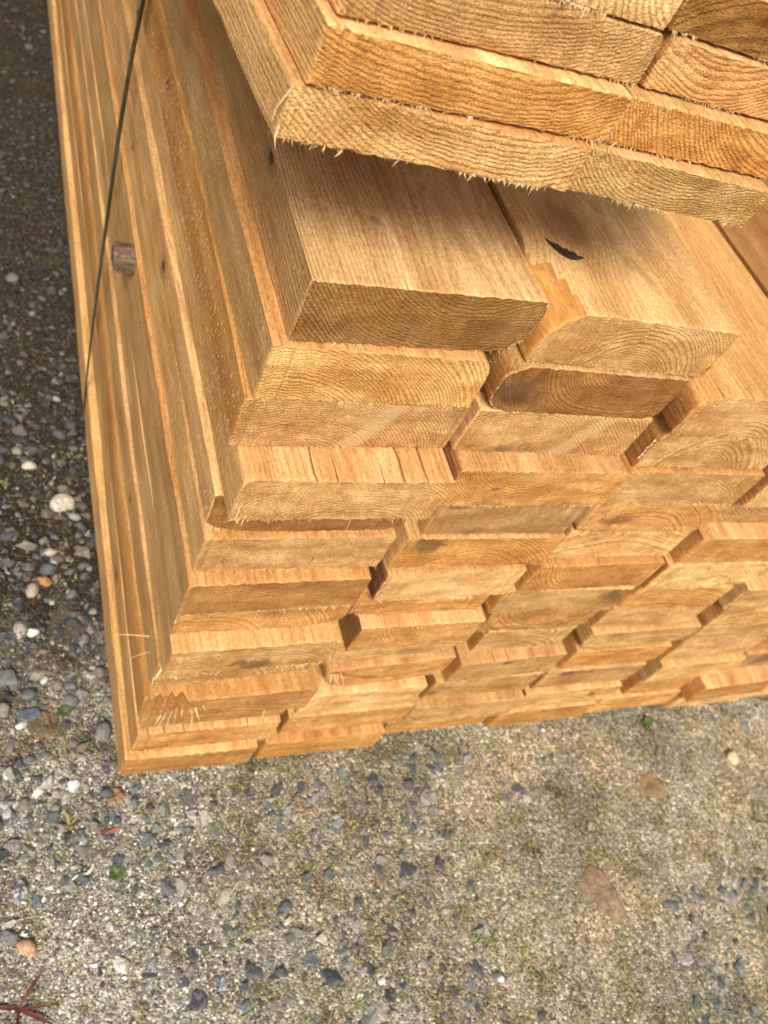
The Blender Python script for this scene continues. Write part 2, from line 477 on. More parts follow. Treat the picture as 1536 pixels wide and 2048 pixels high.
    def j(v, a):
        k = 1 + rg.uniform(-4.2 * a, 3.0 * a)
        return (v[0] * k, v[1] * k * (1 + rg.uniform(-a, a) * 0.35), v[2] * k * (1 + rg.uniform(-a, a)))
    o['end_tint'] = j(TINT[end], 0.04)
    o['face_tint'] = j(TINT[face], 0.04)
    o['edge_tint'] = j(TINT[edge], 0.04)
    if pith is None:
        pith = (rg.uniform(10, 140), rg.choice([-70, -45, -25, 70, 95, 120]))
    o['pith'] = (pith[0] / 1000.0, pith[1] / 1000.0, (rg.uniform(330, 520) if len(pith) < 3 else pith[2]) * 0.95)
    o['stain'] = tuple(q / 1000.0 for q in stain) if stain else (-9.0, -9.0, 0.0005)
    o['knot'] = tuple(q / 1000.0 for q in knot) if knot else (-9.0, -9.0, 0.001)
    o['streak'] = tuple(q / 1000.0 for q in streak) if streak else (-9.0, 0.0003, 0.0)
    ekn = (rg.uniform(0.1, 1.1), rg.uniform(0.012, 0.032), rg.uniform(0.0025, 0.0055))
    o['edge_knot'] = (0.117, 0.040, 0.0045) if seedn == 1 else (ekn if rg.random() < 0.6 else (-9.0, 0.0, 0.001))
    o['mould'] = float(mould)
    o['checks'] = float(checks)
    o['seed'] = rg.uniform(0, 40)
    make_splinters(rg, o, w, t, zlo, yf, fuzz, hairs, side_hairs, big)
    return o

# ------------------------------------------------------------------ lower stack
# column, layer from the top, left x, right x, front y left, front y right (mm), look, options
W = dict
P_ = [
 ('A',1,0,157,9,19,'dark olive plank end without splinters', W(end='olive',face='pale',edge='tan',pith=(112,118,430),wane={'BR':(22,26),'TR':(4,10)},fuzz=0.12,mould=0.5,knot=(52,70,3),side_hairs=120)),
 ('A',2,-9,140,6,11,'pale yellow plank end with dark freckles', W(end='lemon',face='honey',edge='tan',pith=(20,-62,430),wane={'TR':(11,20)},fuzz=0.9,mould=0.55,side_hairs=200)),
 ('A',3,-13,144,7,13,'golden plank end with a diagonal pale streak', W(end='tan',face='gold',edge='gold',pith=(40,-42,520),streak=(80,11,0),fuzz=0.45,side_hairs=400)),
 ('A',4,-6,143.5,-18,-16,'protruding plank with cracked pale top strip', W(end='tan',face='pink',edge='tan',pith=(90,-36,520),wane={'TL':(9,5)},fuzz=0.9,checks=1.0,side_hairs=500,
      big=[((0.01,-0.018,0.006),(-.3,-.6,-1),.009,.0005),((0.004,-0.018,0.012),(-.4,-1,-.9),.008,.0005),((0.13,-0.016,0.001),(.1,-.3,-1),.010,.0004),((0.086,-0.017,0.001),(-.1,-.3,-1),.012,.0005)])),
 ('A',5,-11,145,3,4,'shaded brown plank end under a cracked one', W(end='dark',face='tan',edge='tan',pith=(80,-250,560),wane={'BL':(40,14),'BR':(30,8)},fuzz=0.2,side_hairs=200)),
 ('A',6,-9,141,-2,-1,'pale wavy-grained plank end', W(end='pale',face='honey',edge='tan',pith=(60,-170,600),fuzz=0.4,side_hairs=120)),
 ('A',7,-12,136,-13,-11,'orange-brown plank end with fuzzy top strip', W(end='amber',face='honey',edge='tan',pith=(105,190,600),wane={'TR':(4,3)},fuzz=0.25)),
 ('A',8,-9,140,-6,-5,'narrow curved-grain plank end', W(end='honey',face='tan',edge='tan',pith=(28,-34,420),wane={'BR':(50,14)},fuzz=0.2,
      big=[((0.0,-0.006,0.02),(-.1,.1,1),.03,.0006)])),
 ('A',9,-9,136,-22,-20,'protruding plank with two dark streaks on top', W(end='tan',face='pink',edge='tan',pith=(70,-80,300),stain=(75,12,22),fuzz=0.35)),
 ('A',10,-11,138,-11,-6,'thin fuzzy plank end above a splintered one', W(end='tan',face='tan',edge='tan',pith=(10,-30,300),fuzz=0.8,
      big=[((0.0,0.028,0.022),(-1,.1,.05),.030,.0005),((0.0,0.016,0.016),(-.9,-.3,-.35),.024,.0005),((0.004,-0.011,0.04),(-.35,-.5,-1),.014,.0013),((0.0,-0.011,0.022),(-.3,-1,-1),.01,.0006)])),
 ('A',11,-15,147,-26,-25,'split plank with shattered splintered corner', W(end='honey',face='honey',edge='amber',pith=(60,-90,260),wane={'TL':(12,14)},fuzz=0.4,notch=(0.034,0.010),
      big=[((0.020+0.004*k,-0.020,0.004+0.0045*k),(-0.9+0.22*k,-1.0,-0.9),0.012+0.005*((k*7)%4),0.0008) for k in range(8)]+[((0.045,-0.026,0.02),(-.1,-.5,-1),.03,.0005)])),
 ('A',12,-6,138,-12,-13,'recessed plank mostly hidden behind a splintered corner', W(end='grey',face='tan',edge='tan',fuzz=0.2)),
 ('A',13,-8,135,-18,-20,'orange plank with dark-ticked top strip', W(end='honey',face='pink',edge='tan',pith=(60,-60,240),fuzz=0.3,checks=0.8)),
 ('A',14,-14,121,-25,-28,'bottom corner plank resting on gravel', W(end='amber',face='tan',edge='tan',pith=(60,150,300),fuzz=0.15)),
 ('B',1,160,316,13,15,'plank with a big knot and bark hole on top', W(end='grey',face='pale',edge='tan',pith=(85,-24,480),wane={'TL':(32,32)},taper=0.070,fuzz=1.6,hairs=1100,checks=0.3,mould=0.4,knot=(41,103,17),bark='inner')),
 ('B',2,150,304,10,13,'dark-hearted plank end with rounded corners', W(end='brown',face='tan',edge='brown',pith=(100,66,520),wane={'TL':(20,16),'BL':(22,12),'BR':(16,12)},stain=(12,20,46),fuzz=0.15)),
 ('B',3,150,305,12,14,'tan plank end with dark smear and pale diagonal', W(end='tan',face='tan',edge='tan',pith=(40,-60,520),stain=(46,0,34),streak=(90,11,0),fuzz=0.35)),
 ('B',4,152,309,-5,-2,'brown plank end with rosy top strip', W(end='honey',face='pink',edge='brown',pith=(62,74,460),wane={'TL':(5,6),'TR':(5,5)},stain=(40,20,9),fuzz=0.12)),
 ('B',5,162,300,0,0.5,'narrow grey-streaked plank end', W(end='grey',face='tan',edge='tan',pith=(90,-80,520),stain=(16,40,20),fuzz=0.2)),
 ('B',6,150,303,-3,-2.5,'dark-striped plank end with dome-shaped rings', W(end='gold',face='tan',edge='tan',pith=(82,-52,330),stain=(26,34,26),fuzz=0.12)),
 ('B',7,149,287,-9,-7,'pale plank end with fringed lower edge', W(end='pale',face='pink',edge='brown',pith=(112,6,480),fuzz=2.2,bark=True,wane={'BL':(5,14)},
      big=[((0.003,-0.012,0.01+0.004*k),(0.6,-1,0.3),.006,.0005) for k in range(4)])),
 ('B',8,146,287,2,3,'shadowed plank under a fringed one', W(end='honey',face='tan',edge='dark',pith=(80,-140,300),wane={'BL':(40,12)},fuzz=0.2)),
 ('B',9,160,292,-10,-9.5,'plank end with concentric rings and pale top strip', W(end='honey',face='pink',edge='dark',pith=(92,58,420),fuzz=0.2)),
 ('B',10,153,299,0,2,'plank with sweeping dark grain line', W(end='tan',face='tan',edge='dark',pith=(40,90,260),wane={'BL':(34,26)},fuzz=0.2)),
 ('B',11,160,305,-9,-4,'thin-looking waney plank above a dark gap', W(end='honey',face='pink',edge='honey',pith=(80,160,300),wane={'BL':(44,30),'BR':(60,18),'TL':(10,6)},fuzz=0.5,
      big=[((0.002+0.003*k,-0.008,0.036),(-0.2+0.1*k,-0.8,-1+0.15*k),.013,.0007) for k in range(5)])),
 ('B',12,150,288,-15,-14.5,'light plank end with crisp bright upper edge', W(end='pale',face='pale',edge='tan',pith=(60,-90,260),fuzz=0.5)),
 ('B',13,144,291,-17,-18,'recessed plank second from the ground', W(end='honey',face='tan',edge='brown',pith=(120,-60,260),fuzz=0.2)),
 ('B',14,130,270,-26,-28,'orange bottom plank with bare gap at its left', W(end='amber',face='honey',edge='amber',pith=(60,130,300),fuzz=0.15)),
 ('C',2,310,462,-1,2,'top plank with waney arched corner and orange face', W(end='tan',face='honey',edge='brown',pith=(80,-22,460),wane={'TL':(34,16),'BL':(6,5)},fuzz=0.5,checks=0.8)),
 ('C',3,312,461,4,6,'plank end with dome-shaped rings and rough bark edge', W(end='tan',face='tan',edge='brown',pith=(74,-16,300),wane={'TL':(14,20)},stain=(146,34,24),fuzz=0.15,
      big=[((0.0005,0.006,0.01+0.004*k),(-1,-.6,-.3),.004,.0009) for k in range(6)])),
 ('C',4,308,462,0,1.5,'smooth tan plank end with fringe and one standing splinter', W(end='tan',face='amber',edge='brown',pith=(80,-44,420),wane={'TL':(9,10)},fuzz=1.1,
      big=[((0.010,-0.001,0.018),(.5,-1,1.1),.014,.0010)])),
 ('C',5,312,456,2,2,'plank end with a dark sunken knot', W(end='honey',face='tan',edge='tan',pith=(60,-50,300),stain=(28,18,26),wane={'BL':(10,6)},fuzz=0.3)),
 ('C',6,312,457,4,4,'pale-bottomed plank end with smoky upper half', W(end='pale',face='tan',edge='tan',pith=(70,-140,260),stain=(40,48,34),fuzz=0.5)),
 ('C',7,303,453,-5,-3,'plank end with nested arching rings', W(end='gold',face='honey',edge='gold',pith=(64,54,360),fuzz=0.25)),
 ('C',8,296,446,-2,-6,'grey-patched plank end with oval rings', W(end='grey',face='tan',edge='gold',pith=(84,14,420),stain=(126,32,30),wane={'TL':(10,10)},fuzz=0.5)),
 ('C',9,308,436,1,-3,'plank end with dark slanting grain lines', W(end='honey',face='tan',edge='gold',pith=(60,70,240),wane={'BR':(40,14)},fuzz=0.2)),
 ('C',10,322,436,0,0,'narrow plank end with stringy top corner', W(end='tan',face='tan',edge='brown',pith=(30,-60,260),fuzz=0.6)),
 ('C',11,308,447,-14,-11,'protruding plank with rosy cracked top strip', W(end='tan',face='pink',edge='amber',pith=(95,20,420),stain=(60,36,16),fuzz=0.3,checks=1.0)),
 ('C',12,299,440,-12,-13,'smooth light plank end below a rosy strip', W(end='tan',face='tan',edge='brown',pith=(70,-120,220),stain=(14,14,16),fuzz=0.2)),
 ('C',13,290,437,-22,-24,'tall-looking bright plank end near the ground', W(end='pale',face='tan',edge='tan',pith=(70,150,220),fuzz=0.3)),
 ('C',14,284,427,-15,-16,'recessed bottom plank like a thin strip', W(end='amber',face='tan',edge='brown',pith=(70,150,240),fuzz=0.3)),
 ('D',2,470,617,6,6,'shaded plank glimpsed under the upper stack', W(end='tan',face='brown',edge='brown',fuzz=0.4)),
 ('D',3,469,618,8,8,'brown plank end cut by the right photo edge', W(end='brown',face='tan',edge='brown',fuzz=0.4)),
 ('D',4,472,618,-2,0,'coarse-lined plank end with dark ribbed edge', W(end='pale',face='tan',edge='brown',pith=(140,90,230),fuzz=0.5)),
 ('D',5,470,618,12,12,'recessed curved-grain plank end', W(end='grey',face='tan',edge='tan',pith=(70,70,300),fuzz=0.2)),
 ('D',6,463,612,-5,-6,'broad orange plank end with pale top strip', W(end='honey',face='pink',edge='amber',pith=(30,90,420),fuzz=0.4)),
 ('D',7,455,602,-7,-7,'whitish plank end with grey mould', W(end='cream',face='tan',edge='brown',pith=(90,-10,220),wane={'BR':(24,16)},stain=(70,14,12),mould=1.0,fuzz=0.6)),
 ('D',8,457,585,-5,-9,'honey plank end under the mouldy one', W(end='honey',face='tan',edge='gold',pith=(60,-90,220),fuzz=0.6)),
 ('D',9,453,592,-3,-6,'tan plank end with fine curved rings at left', W(end='tan',face='tan',edge='gold',pith=(20,10,420),fuzz=0.2)),
 ('D',10,453,614,-11,-10,'plank with wide pink strip over a dark hollow', W(end='tan',face='pink',edge='grey',pith=(80,140,300),wane={'BL':(46,22),'BR':(70,24)},fuzz=0.4)),
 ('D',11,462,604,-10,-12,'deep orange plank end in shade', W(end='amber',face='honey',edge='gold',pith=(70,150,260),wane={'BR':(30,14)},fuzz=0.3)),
 ('D',12,448,597,-13,-14,'plank end with dark spots and white streak', W(end='tan',face='tan',edge='brown',pith=(70,160,220),stain=(30,36,18),fuzz=0.6)),
 ('D',13,441,588,-19,-21,'pale knotted plank end above the lowest', W(end='pale',face='tan',edge='brown',pith=(60,-80,220),stain=(110,24,9),fuzz=1.0)),
 ('D',14,429,577,-23,-24,'bottom plank with orange end', W(end='amber',face='tan',edge='brown',pith=(60,-120,260),fuzz=0.3)),
 ('E',7,618,765,2,2,'plank glimpsed past a dark stair-step joint', W(end='tan',face='pale',edge='dark',fuzz=0.4)),
 ('E',8,604,752,-14,-14,'plank end with sunlit ragged top strip', W(end='tan',face='pale',edge='grey',pith=(70,-80,300),fuzz=0.6)),
 ('E',9,616,764,-12,-12,'wide plank end beside brown stepped edges', W(end='tan',face='tan',edge='amber',pith=(60,-60,240),fuzz=0.3)),
 ('E',10,617,764,-13,-12,'light plank end with faint grain', W(end='tan',face='tan',edge='tan',pith=(60,-160,220),fuzz=0.2)),
 ('E',11,619,766,-12,-12,'plank end with fine ripple marks', W(end='pale',face='tan',edge='gold',pith=(60,-130,420),fuzz=0.8)),
 ('E',12,621,768,-20,-20,'plank with broad grey left edge', W(end='tan',face='tan',edge='grey',pith=(60,-160,220),fuzz=0.5)),
 ('E',13,622,768,-17,-17,'orange plank beneath a grey-edged one', W(end='honey',face='tan',edge='brown',pith=(60,150,220),fuzz=0.6)),
 ('E',14,585,731,-20,-21,'bottom plank above a green leaf', W(end='honey',face='tan',edge='amber',pith=(60,130,260),fuzz=0.4)),
 ('F',10,772,918,-8,-8,'plank end meeting the right photo edge', W(end='honey',face='tan',edge='brown',pith=(60,-90,240),fuzz=0.4)),
 ('F',11,772,918,-9,-9,'plank end with ragged pale crumbs on top', W(end='honey',face='pale',edge='brown',pith=(60,-90,240),fuzz=0.9)),
 ('F',12,774,918,-14,-14,'plank end with a long grey stain', W(end='grey',face='tan',edge='tan',stain=(50,20,50),fuzz=0.5)),
 ('F',13,723,870,-38,-36,'protruding orange plank with pale top strip', W(end='amber',face='pink',edge='gold',pith=(60,130,300),fuzz=0.2)),
 ('F',14,729,867,-27,-30,'bottom plank set back under a protruding one', W(end='pale',face='tan',edge='tan',pith=(60,-130,220),fuzz=0.3)),
 ('G',13,882,1030,-24,-24,'plank end at the far right near ground', W(end='tan',face='tan',edge='brown',fuzz=0.3)),
 ('G',14,880,1028,-26,-26,'lowest plank at far right with ragged corner', W(end='cream',face='tan',edge='brown',fuzz=1.0)),
]
ORD = ['', 'top', 'second', 'third', 'fourth', 'fifth', 'sixth', 'seventh', 'eighth', 'ninth', 'tenth', 'eleventh', 'twelfth', 'thirteenth', 'bottom']
COLN = dict(A='leftmost', B='second', C='third', D='fourth', E='fifth', F='sixth', G='seventh')
for n, (c, l, xa, xb, ya, yb, look, op) in enumerate(P_):
    big = op.get('big', ())
    op = dict(op)
    FLEN[0] = 1.0 + 0.09 * max(0, l - 4)
    o = make_plank(n + 1, xa / 1000, xb / 1000, ya / 1000, yb / 1000, GZ - (l - 1) * T, T,
                   length=3.0 + 0.01 * ((n * 37) % 11), wavy=1.6 if c == 'A' and l > 1 else 0.6, **op)
    tag(o, '%s, %s layer, %s column, lower stack' % (look, ORD[l], COLN[c]), 'plank', 'rough sawn planks in the lower stack')
    if (c, l) == ('B', 1):
        B1 = o

# bark pocket in the knotty top plank, and the waney corner's inner bark
def blob_strip(name, pts, wid, hgt, mat, parent):
    V, F = [], []
    S = 10
    for i, p in enumerate(pts):
        p = Vector(p)
        d = (Vector(pts[min(i + 1, len(pts) - 1)]) - Vector(pts[max(i - 1, 0)])).normalized()
        sd_ = Vector((-d.y, d.x, 0))
        k = math.sin(math.pi * (i + 0.35) / (len(pts) - 0.3)) * [0.9, 0.8, 1.0, 0.85, 1.1, 0.95, 1.2, 0.9, 1.0][i % 9]
        for s in range(S):
            a = 6.2832 * s / S
            V.append(p + sd_ * math.cos(a) * wid * k + Vector((0, 0, 1)) * math.sin(a) * hgt * k)
    for i in range(len(pts) - 1):
        for s in range(S):
            F.append((i * S + s, i * S + (s + 1) % S, (i + 1) * S + (s + 1) % S, (i + 1) * S + s))
    F.append(tuple(range(S - 1, -1, -1)))
    F.append(tuple((len(pts) - 1) * S + s for s in range(S)))
    return obj_from(name, V, F, [mat], parent, smooth=True, sharp=60)
MAT_DARKBARK = simple("dark bark pocket", (0.018, 0.009, 0.006), (0.09, 0.04, 0.028), 500, 0.6, 1.0, 0.001)
bp = blob_strip("bark_pocket", [(0.0185, 0.0835, T - 0.0012), (0.0205, 0.0795, T - 0.0012), (0.024, 0.0765, T - 0.0012), (0.0265, 0.0725, T - 0.0012), (0.030, 0.0715, T - 0.0012), (0.0325, 0.069, T - 0.0012), (0.036, 0.070, T - 0.0012), (0.039, 0.0685, T - 0.0012), (0.0435, 0.0695, T - 0.0012)], 0.0050, 0.0012, MAT_DARKBARK, B1)

FLEN[0] = 1.0
# ------------------------------------------------------------------ upper stack (thin boards, turned a few degrees)
U_M = Matrix(((0.99587995, -0.08921372, 0.01624897), (0.08934801, 0.99597044, -0.00773412), (-0.0154935, 0.00915407, 0.99983806))).to_4x4()
U_M.translation = (-0.04363, -0.01795, 0.08688 + GZ)
T2 = 0.02431
U_ = [
 (1,-9,141,-3,-5,'pale fuzzy board end with splinters at its left corner', W(end='tan',face='honey',edge='pale',pith=(100,120,480),fuzz=1.7,
     big=[((0.001,-0.003,0.022),(-.45,-.4,-1),.016,.0007),((0.0005,-0.003,0.006),(0.05,-.3,-1),.010,.0006),((0.03,-0.003,0.0),(-.8,-.5,-.5),.005,.0007)])),
 (1,142,266,-3,-9,'tan board end at the lower right of the upper stack', W(end='tan',face='tan',edge='gold',pith=(60,110,560),fuzz=1.6,checks=0.5)),
 (2,-4,149,-5,0,'amber board end with bright torn top edge', W(end='gold',face='pale',edge='pale',pith=(70,190,480),fuzz=0.12)),
 (2,150,300,1,0,'golden board end with swirling rings', W(end='gold',face='tan',edge='pale',pith=(120,74,470),fuzz=0.4,
     big=[((0.006,0.001,0.001),(-.6,-.6,-.2),.012,.0006)])),
 (3,1,156,0,9,'smooth tan board end cut by the photo top', W(end='tan',face='pale',edge='pale',pith=(60,190,600),wane={'TR':(5,6)},fuzz=0.3)),
 (3,159,309,9,10,'rosy pale board end under a dark brown one', W(end='pink',face='pale',edge='brown',pith=(30,170,420),wane={'TL':(9,9)},fuzz=0.9)),
 (4,0,151,-1,8,'wide-ringed pale board end at the very top', W(end='cream',face='tan',edge='tan',pith=(170,50,300),fuzz=1.4)),
 (4,156,306,12,12,'dark reddish-brown board end at the top right', W(end='dark',face='tan',edge='dark',pith=(70,-90,260),fuzz=0.2)),
]
for n, (l, xa, xb, ya, yb, look, op) in enumerate(U_):
    o = make_plank(200 + n, xa / 1000, xb / 1000, ya / 1000, yb / 1000, l * T2, T2, length=2.9, wavy=0.8, **op)
    loc = o.location.copy()
    o.matrix_world = U_M @ Matrix.Translation(loc)
    tag(o, look, 'plank', 'thin boards in the upper stack')

# ------------------------------------------------------------------ strap, sticker, spacer block
MAT_STRAP = simple("painted steel strap", (0.035, 0.06, 0.045), (0.075, 0.105, 0.082), 200, 0.38, 0.3, 0.0004)
def strap():
    # loop round the lower stack, standing a little off the uneven left side
    ys = 0.474
    sw, th = 0.0080, 0.0005
    zt, zb = GZ + 0.0012, 0.004
    left = []
    for k in range(19):
        q = k / 18
        z = zt + (zb - zt) * q
        x = -0.0165 - 0.006 * math.sin(math.pi * q) * (1 + 0.2 * math.sin(9 * q))
        if k == 0: x = -0.006
        y = ys + 0.014 * math.sin(3.14 * min(1, q * 1.35)) - 0.02 * max(0, q - 0.45)
        left.append((x, y, z))
    path = left + [(0.3, ys - 0.01, zb - 0.003), (0.915, ys - 0.01, zb - 0.003), (0.93, ys - 0.01, 0.05), (0.93, ys, 0.5), (0.62, ys, zt), (0.3, ys, zt), (0.0, ys, zt)]
    V, F = [], []
    n = len(path)
    for i, p in enumerate(path):
        p = Vector(p)
        d = (Vector(path[(i + 1) % n]) - Vector(path[i - 1])).normalized()
        nrm = Vector((d.z, 0, -d.x)).normalized() * th
        tw = 0.25 * math.sin(i * 0.3)
        wv = Vector((0.3 + 0.1 * math.sin(0.5 + i * 0.2), 1, 0)).normalized() * sw
        V += [p - wv - nrm, p + wv - nrm, p + wv + nrm, p - wv + nrm]
    for i in range(n):
        a, b = i * 4, ((i + 1) % n) * 4
        for k in range(4):
            F.append((a + k, a + (k + 1) % 4, b + (k + 1) % 4, b + k))
    o = obj_from("steel_strap", V, F, [MAT_STRAP])
    bm = bmesh.new(); bm.from_mesh(o.data); bmesh.ops.recalc_face_normals(bm, faces=bm.faces); bm.to_mesh(o.data); bm.free()
    tag(o, 'thin dark green steel strap running down the left side of the lower stack', 'strap')
strap()

MAT_GREYWOOD = simple("weathered grey wood", (0.07, 0.045, 0.03), (0.27, 0.18, 0.11), 110, 0.85, 1.0, 0.003, (0.25, 1, 1.6))
def rough_box(name, x0, x1, y0, y1, z0, z1, mat, amp=0.0012, seedn=1, rad=0.004):
    bm = bmesh.new()
    bmesh.ops.create_cube(bm, size=1.0)
    for v in bm.verts:
        v.co = Vector(((x0 + x1) / 2 + v.co.x * (x1 - x0), (y0 + y1) / 2 + v.co.y * (y1 - y0), (z0 + z1) / 2 + v.co.z * (z1 - z0)))
    bmesh.ops.bevel(bm, geom=list(bm.edges), offset=rad, segments=3, affect='EDGES')
    bmesh.ops.subdivide_edges(bm, edges=[e for e in bm.edges if e.calc_length() > 0.008], cuts=4, use_grid_fill=True)
    rg = random.Random(seedn)
    for v in bm.verts:
        v.co += Vector((rg.gauss(0, amp), rg.gauss(0, amp), rg.gauss(0, amp))) * 0.4
    me = bpy.data.meshes.new(name)
    bm.to_mesh(me); bm.free()
    me.materials.append(mat)
    for p in me.polygons: p.use_smooth = True
    o = bpy.data.objects.new(name, me)
    C.objects.link(o)
    return o
stk = rough_box("sticker_stub", -0.0325, -0.0088, 0.342, 0.368, GZ - 6 * T - 0.021, GZ - 6 * T - 0.001, MAT_GREYWOOD, 0.0016, 5, 0.003)
tag(stk, 'weathered grey wood stub sticking out of the left side beside the green strap', 'spacer stick')
sp_ = rough_box("timber_spacer", 0.03, 0.24, 0.50, 0.588, GZ + 0.001, GZ + 0.0845, MAT_GREYWOOD, 0.0006, 8, 0.003)
tag(sp_, 'square timber spacer in the dark gap between the two stacks', 'spacer block')

# ------------------------------------------------------------------ ground
rs = np.random.RandomState(11)
_gx = [(rs.uniform(0, 6.28), rs.uniform(-1, 1), rs.uniform(-1, 1)) for _ in range(40)]
def gh(x, y):
    """height of the soil: gentle lumps, always a little below the lowest planks"""
    x = np.asarray(x, float); y = np.asarray(y, float)
    h = np.zeros(np.broadcast(x, y).shape)
    for k, (p, a, b) in enumerate(_gx):
        f = [14, 30, 70, 150][k % 4]
        am = [0.0022, 0.0012, 0.0006, 0.0004][k % 4]
        nrm = math.hypot(a, b) + 1e-6
        h = h + am * np.sin(p + f * (x * a / nrm + y * b / nrm))
    return np.minimum(h * 0.8, 0.0045) - 0.0045

def ground_mat():
    nt = NT("sandy gravelly soil")
    P = nt.n('ShaderNodeTexCoord').outputs['Object']
    sp = nt.n('ShaderNodeSeparateXYZ', {0: P})
    big = nt.noise(P, 5.0, 3.0, None, 0.55)
    mid = nt.noise(P, 22.0, 4.0, None, 0.6)
    fine = nt.noise(P, 160.0, 3.0, None, 0.7)
    # sandy in front, darker gravelly soil plus painted shade along the stack's left
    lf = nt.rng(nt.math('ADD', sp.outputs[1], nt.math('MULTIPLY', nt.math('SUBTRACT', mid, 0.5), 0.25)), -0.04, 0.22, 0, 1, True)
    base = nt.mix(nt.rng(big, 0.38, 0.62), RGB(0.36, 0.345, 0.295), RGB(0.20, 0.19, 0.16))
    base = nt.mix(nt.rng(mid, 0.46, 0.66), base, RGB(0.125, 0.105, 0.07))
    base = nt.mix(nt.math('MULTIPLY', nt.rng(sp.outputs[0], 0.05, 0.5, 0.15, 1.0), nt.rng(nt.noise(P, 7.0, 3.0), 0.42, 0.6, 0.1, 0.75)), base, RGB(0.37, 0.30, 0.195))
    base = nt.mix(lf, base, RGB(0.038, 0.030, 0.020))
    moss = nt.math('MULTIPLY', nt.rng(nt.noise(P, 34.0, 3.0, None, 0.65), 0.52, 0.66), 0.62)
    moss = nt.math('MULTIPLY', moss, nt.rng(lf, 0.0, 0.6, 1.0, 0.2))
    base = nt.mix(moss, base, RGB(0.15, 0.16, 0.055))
    v = nt.n('ShaderNodeTexVoronoi', {'Vector': P, 'Scale': 420.0, 'Randomness': 1.0})
    cv = nt.n('ShaderNodeSeparateColor', {0: v.outputs['Color']})
    grain = nt.n('ShaderNodeValToRGB', {0: cv.outputs[0]})
    cr = grain.color_ramp
    cr.interpolation = 'CONSTANT'
    stops = [(0, (0.45, 0.43, 0.42)), (0.12, (0.85, 0.83, 0.8)), (0.38, (1.15, 1.13, 1.1)), (0.60, (1.6, 1.52, 1.4)), (0.80, (2.2, 2.1, 1.95)), (0.92, (0.28, 0.32, 0.36)), (0.965, (3.2, 3.1, 3.0))]
    cr.elements[0].color = RGB(*stops[0][1])
    cr.elements[1].position = stops[1][0]; cr.elements[1].color = RGB(*stops[1][1])
    for p, c in stops[2:]:
        e = cr.elements.new(p); e.color = RGB(*c)
    col = nt.mix(0.85, base, grain.outputs[0], 'MULTIPLY')
    v2 = nt.n('ShaderNodeTexVoronoi', {'Vector': P, 'Scale': 1100.0})
    c2 = nt.n('ShaderNodeSeparateColor', {0: v2.outputs['Color']})
    col = nt.mix(1.0, col, nt.mix(c2.outputs[1], RGB(0.6, 0.59, 0.57), RGB(1.4, 1.4, 1.38)), 'MULTIPLY')
    col = nt.mix(1.0, col, nt.mix(nt.rng(fine, 0.3, 0.7), RGB(0.75, 0.74, 0.72), RGB(1.2, 1.2, 1.2)), 'MULTIPLY')
    h = nt.math('ADD', nt.math('MULTIPLY', v.outputs['Distance'], -1.2), nt.math('MULTIPLY', fine, 1.0))
    h = nt.math('ADD', h, nt.math('MULTIPLY', v2.outputs['Distance'], -0.5))
    return nt.finish(col, 0.92, h, 0.0022, 1.0, 0.2)
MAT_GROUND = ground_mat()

def axis(lo, hi, step, far):
    a = list(np.arange(lo, hi + 1e-6, step))
    s, v, up = step, hi, []
    while v < far:
        s *= 1.35; v += s; up.append(v)
    s, v, dn = step, lo, []
    while v > -far:
        s *= 1.35; v -= s; dn.append(v)
    return np.array(dn[::-1] + a + up)
ax, ay = axis(-0.35, 1.15, 0.006, 260), axis(-0.60, 1.7, 0.008, 260)
X, Y = np.meshgrid(ax, ay)
Z = gh(X, Y)
far = np.clip((np.hypot(X - 0.4, Y - 0.4) - 2) / 4, 0, 1)
Z = Z * (1 - far)
nx, ny = len(ax), len(ay)
verts = np.stack([X.ravel(), Y.ravel(), Z.ravel()], 1)
ii, jj = np.meshgrid(np.arange(nx - 1), np.arange(ny - 1))
a = (jj * nx + ii).ravel()
faces = np.stack([a, a + 1, a + nx + 1, a + nx], 1)
me = bpy.data.meshes.new("ground")
me.vertices.add(len(verts)); me.vertices.foreach_set('co', verts.ravel())
me.loops.add(faces.size); me.loops.foreach_set('vertex_index', faces.ravel())
me.polygons.add(len(faces)); me.polygons.foreach_set('loop_start', np.arange(len(faces)) * 4)
me.polygons.foreach_set('use_smooth', [True] * len(faces))
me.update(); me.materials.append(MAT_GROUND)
go = bpy.data.objects.new("ground", me); C.objects.link(go)
tag(go, kind='structure')

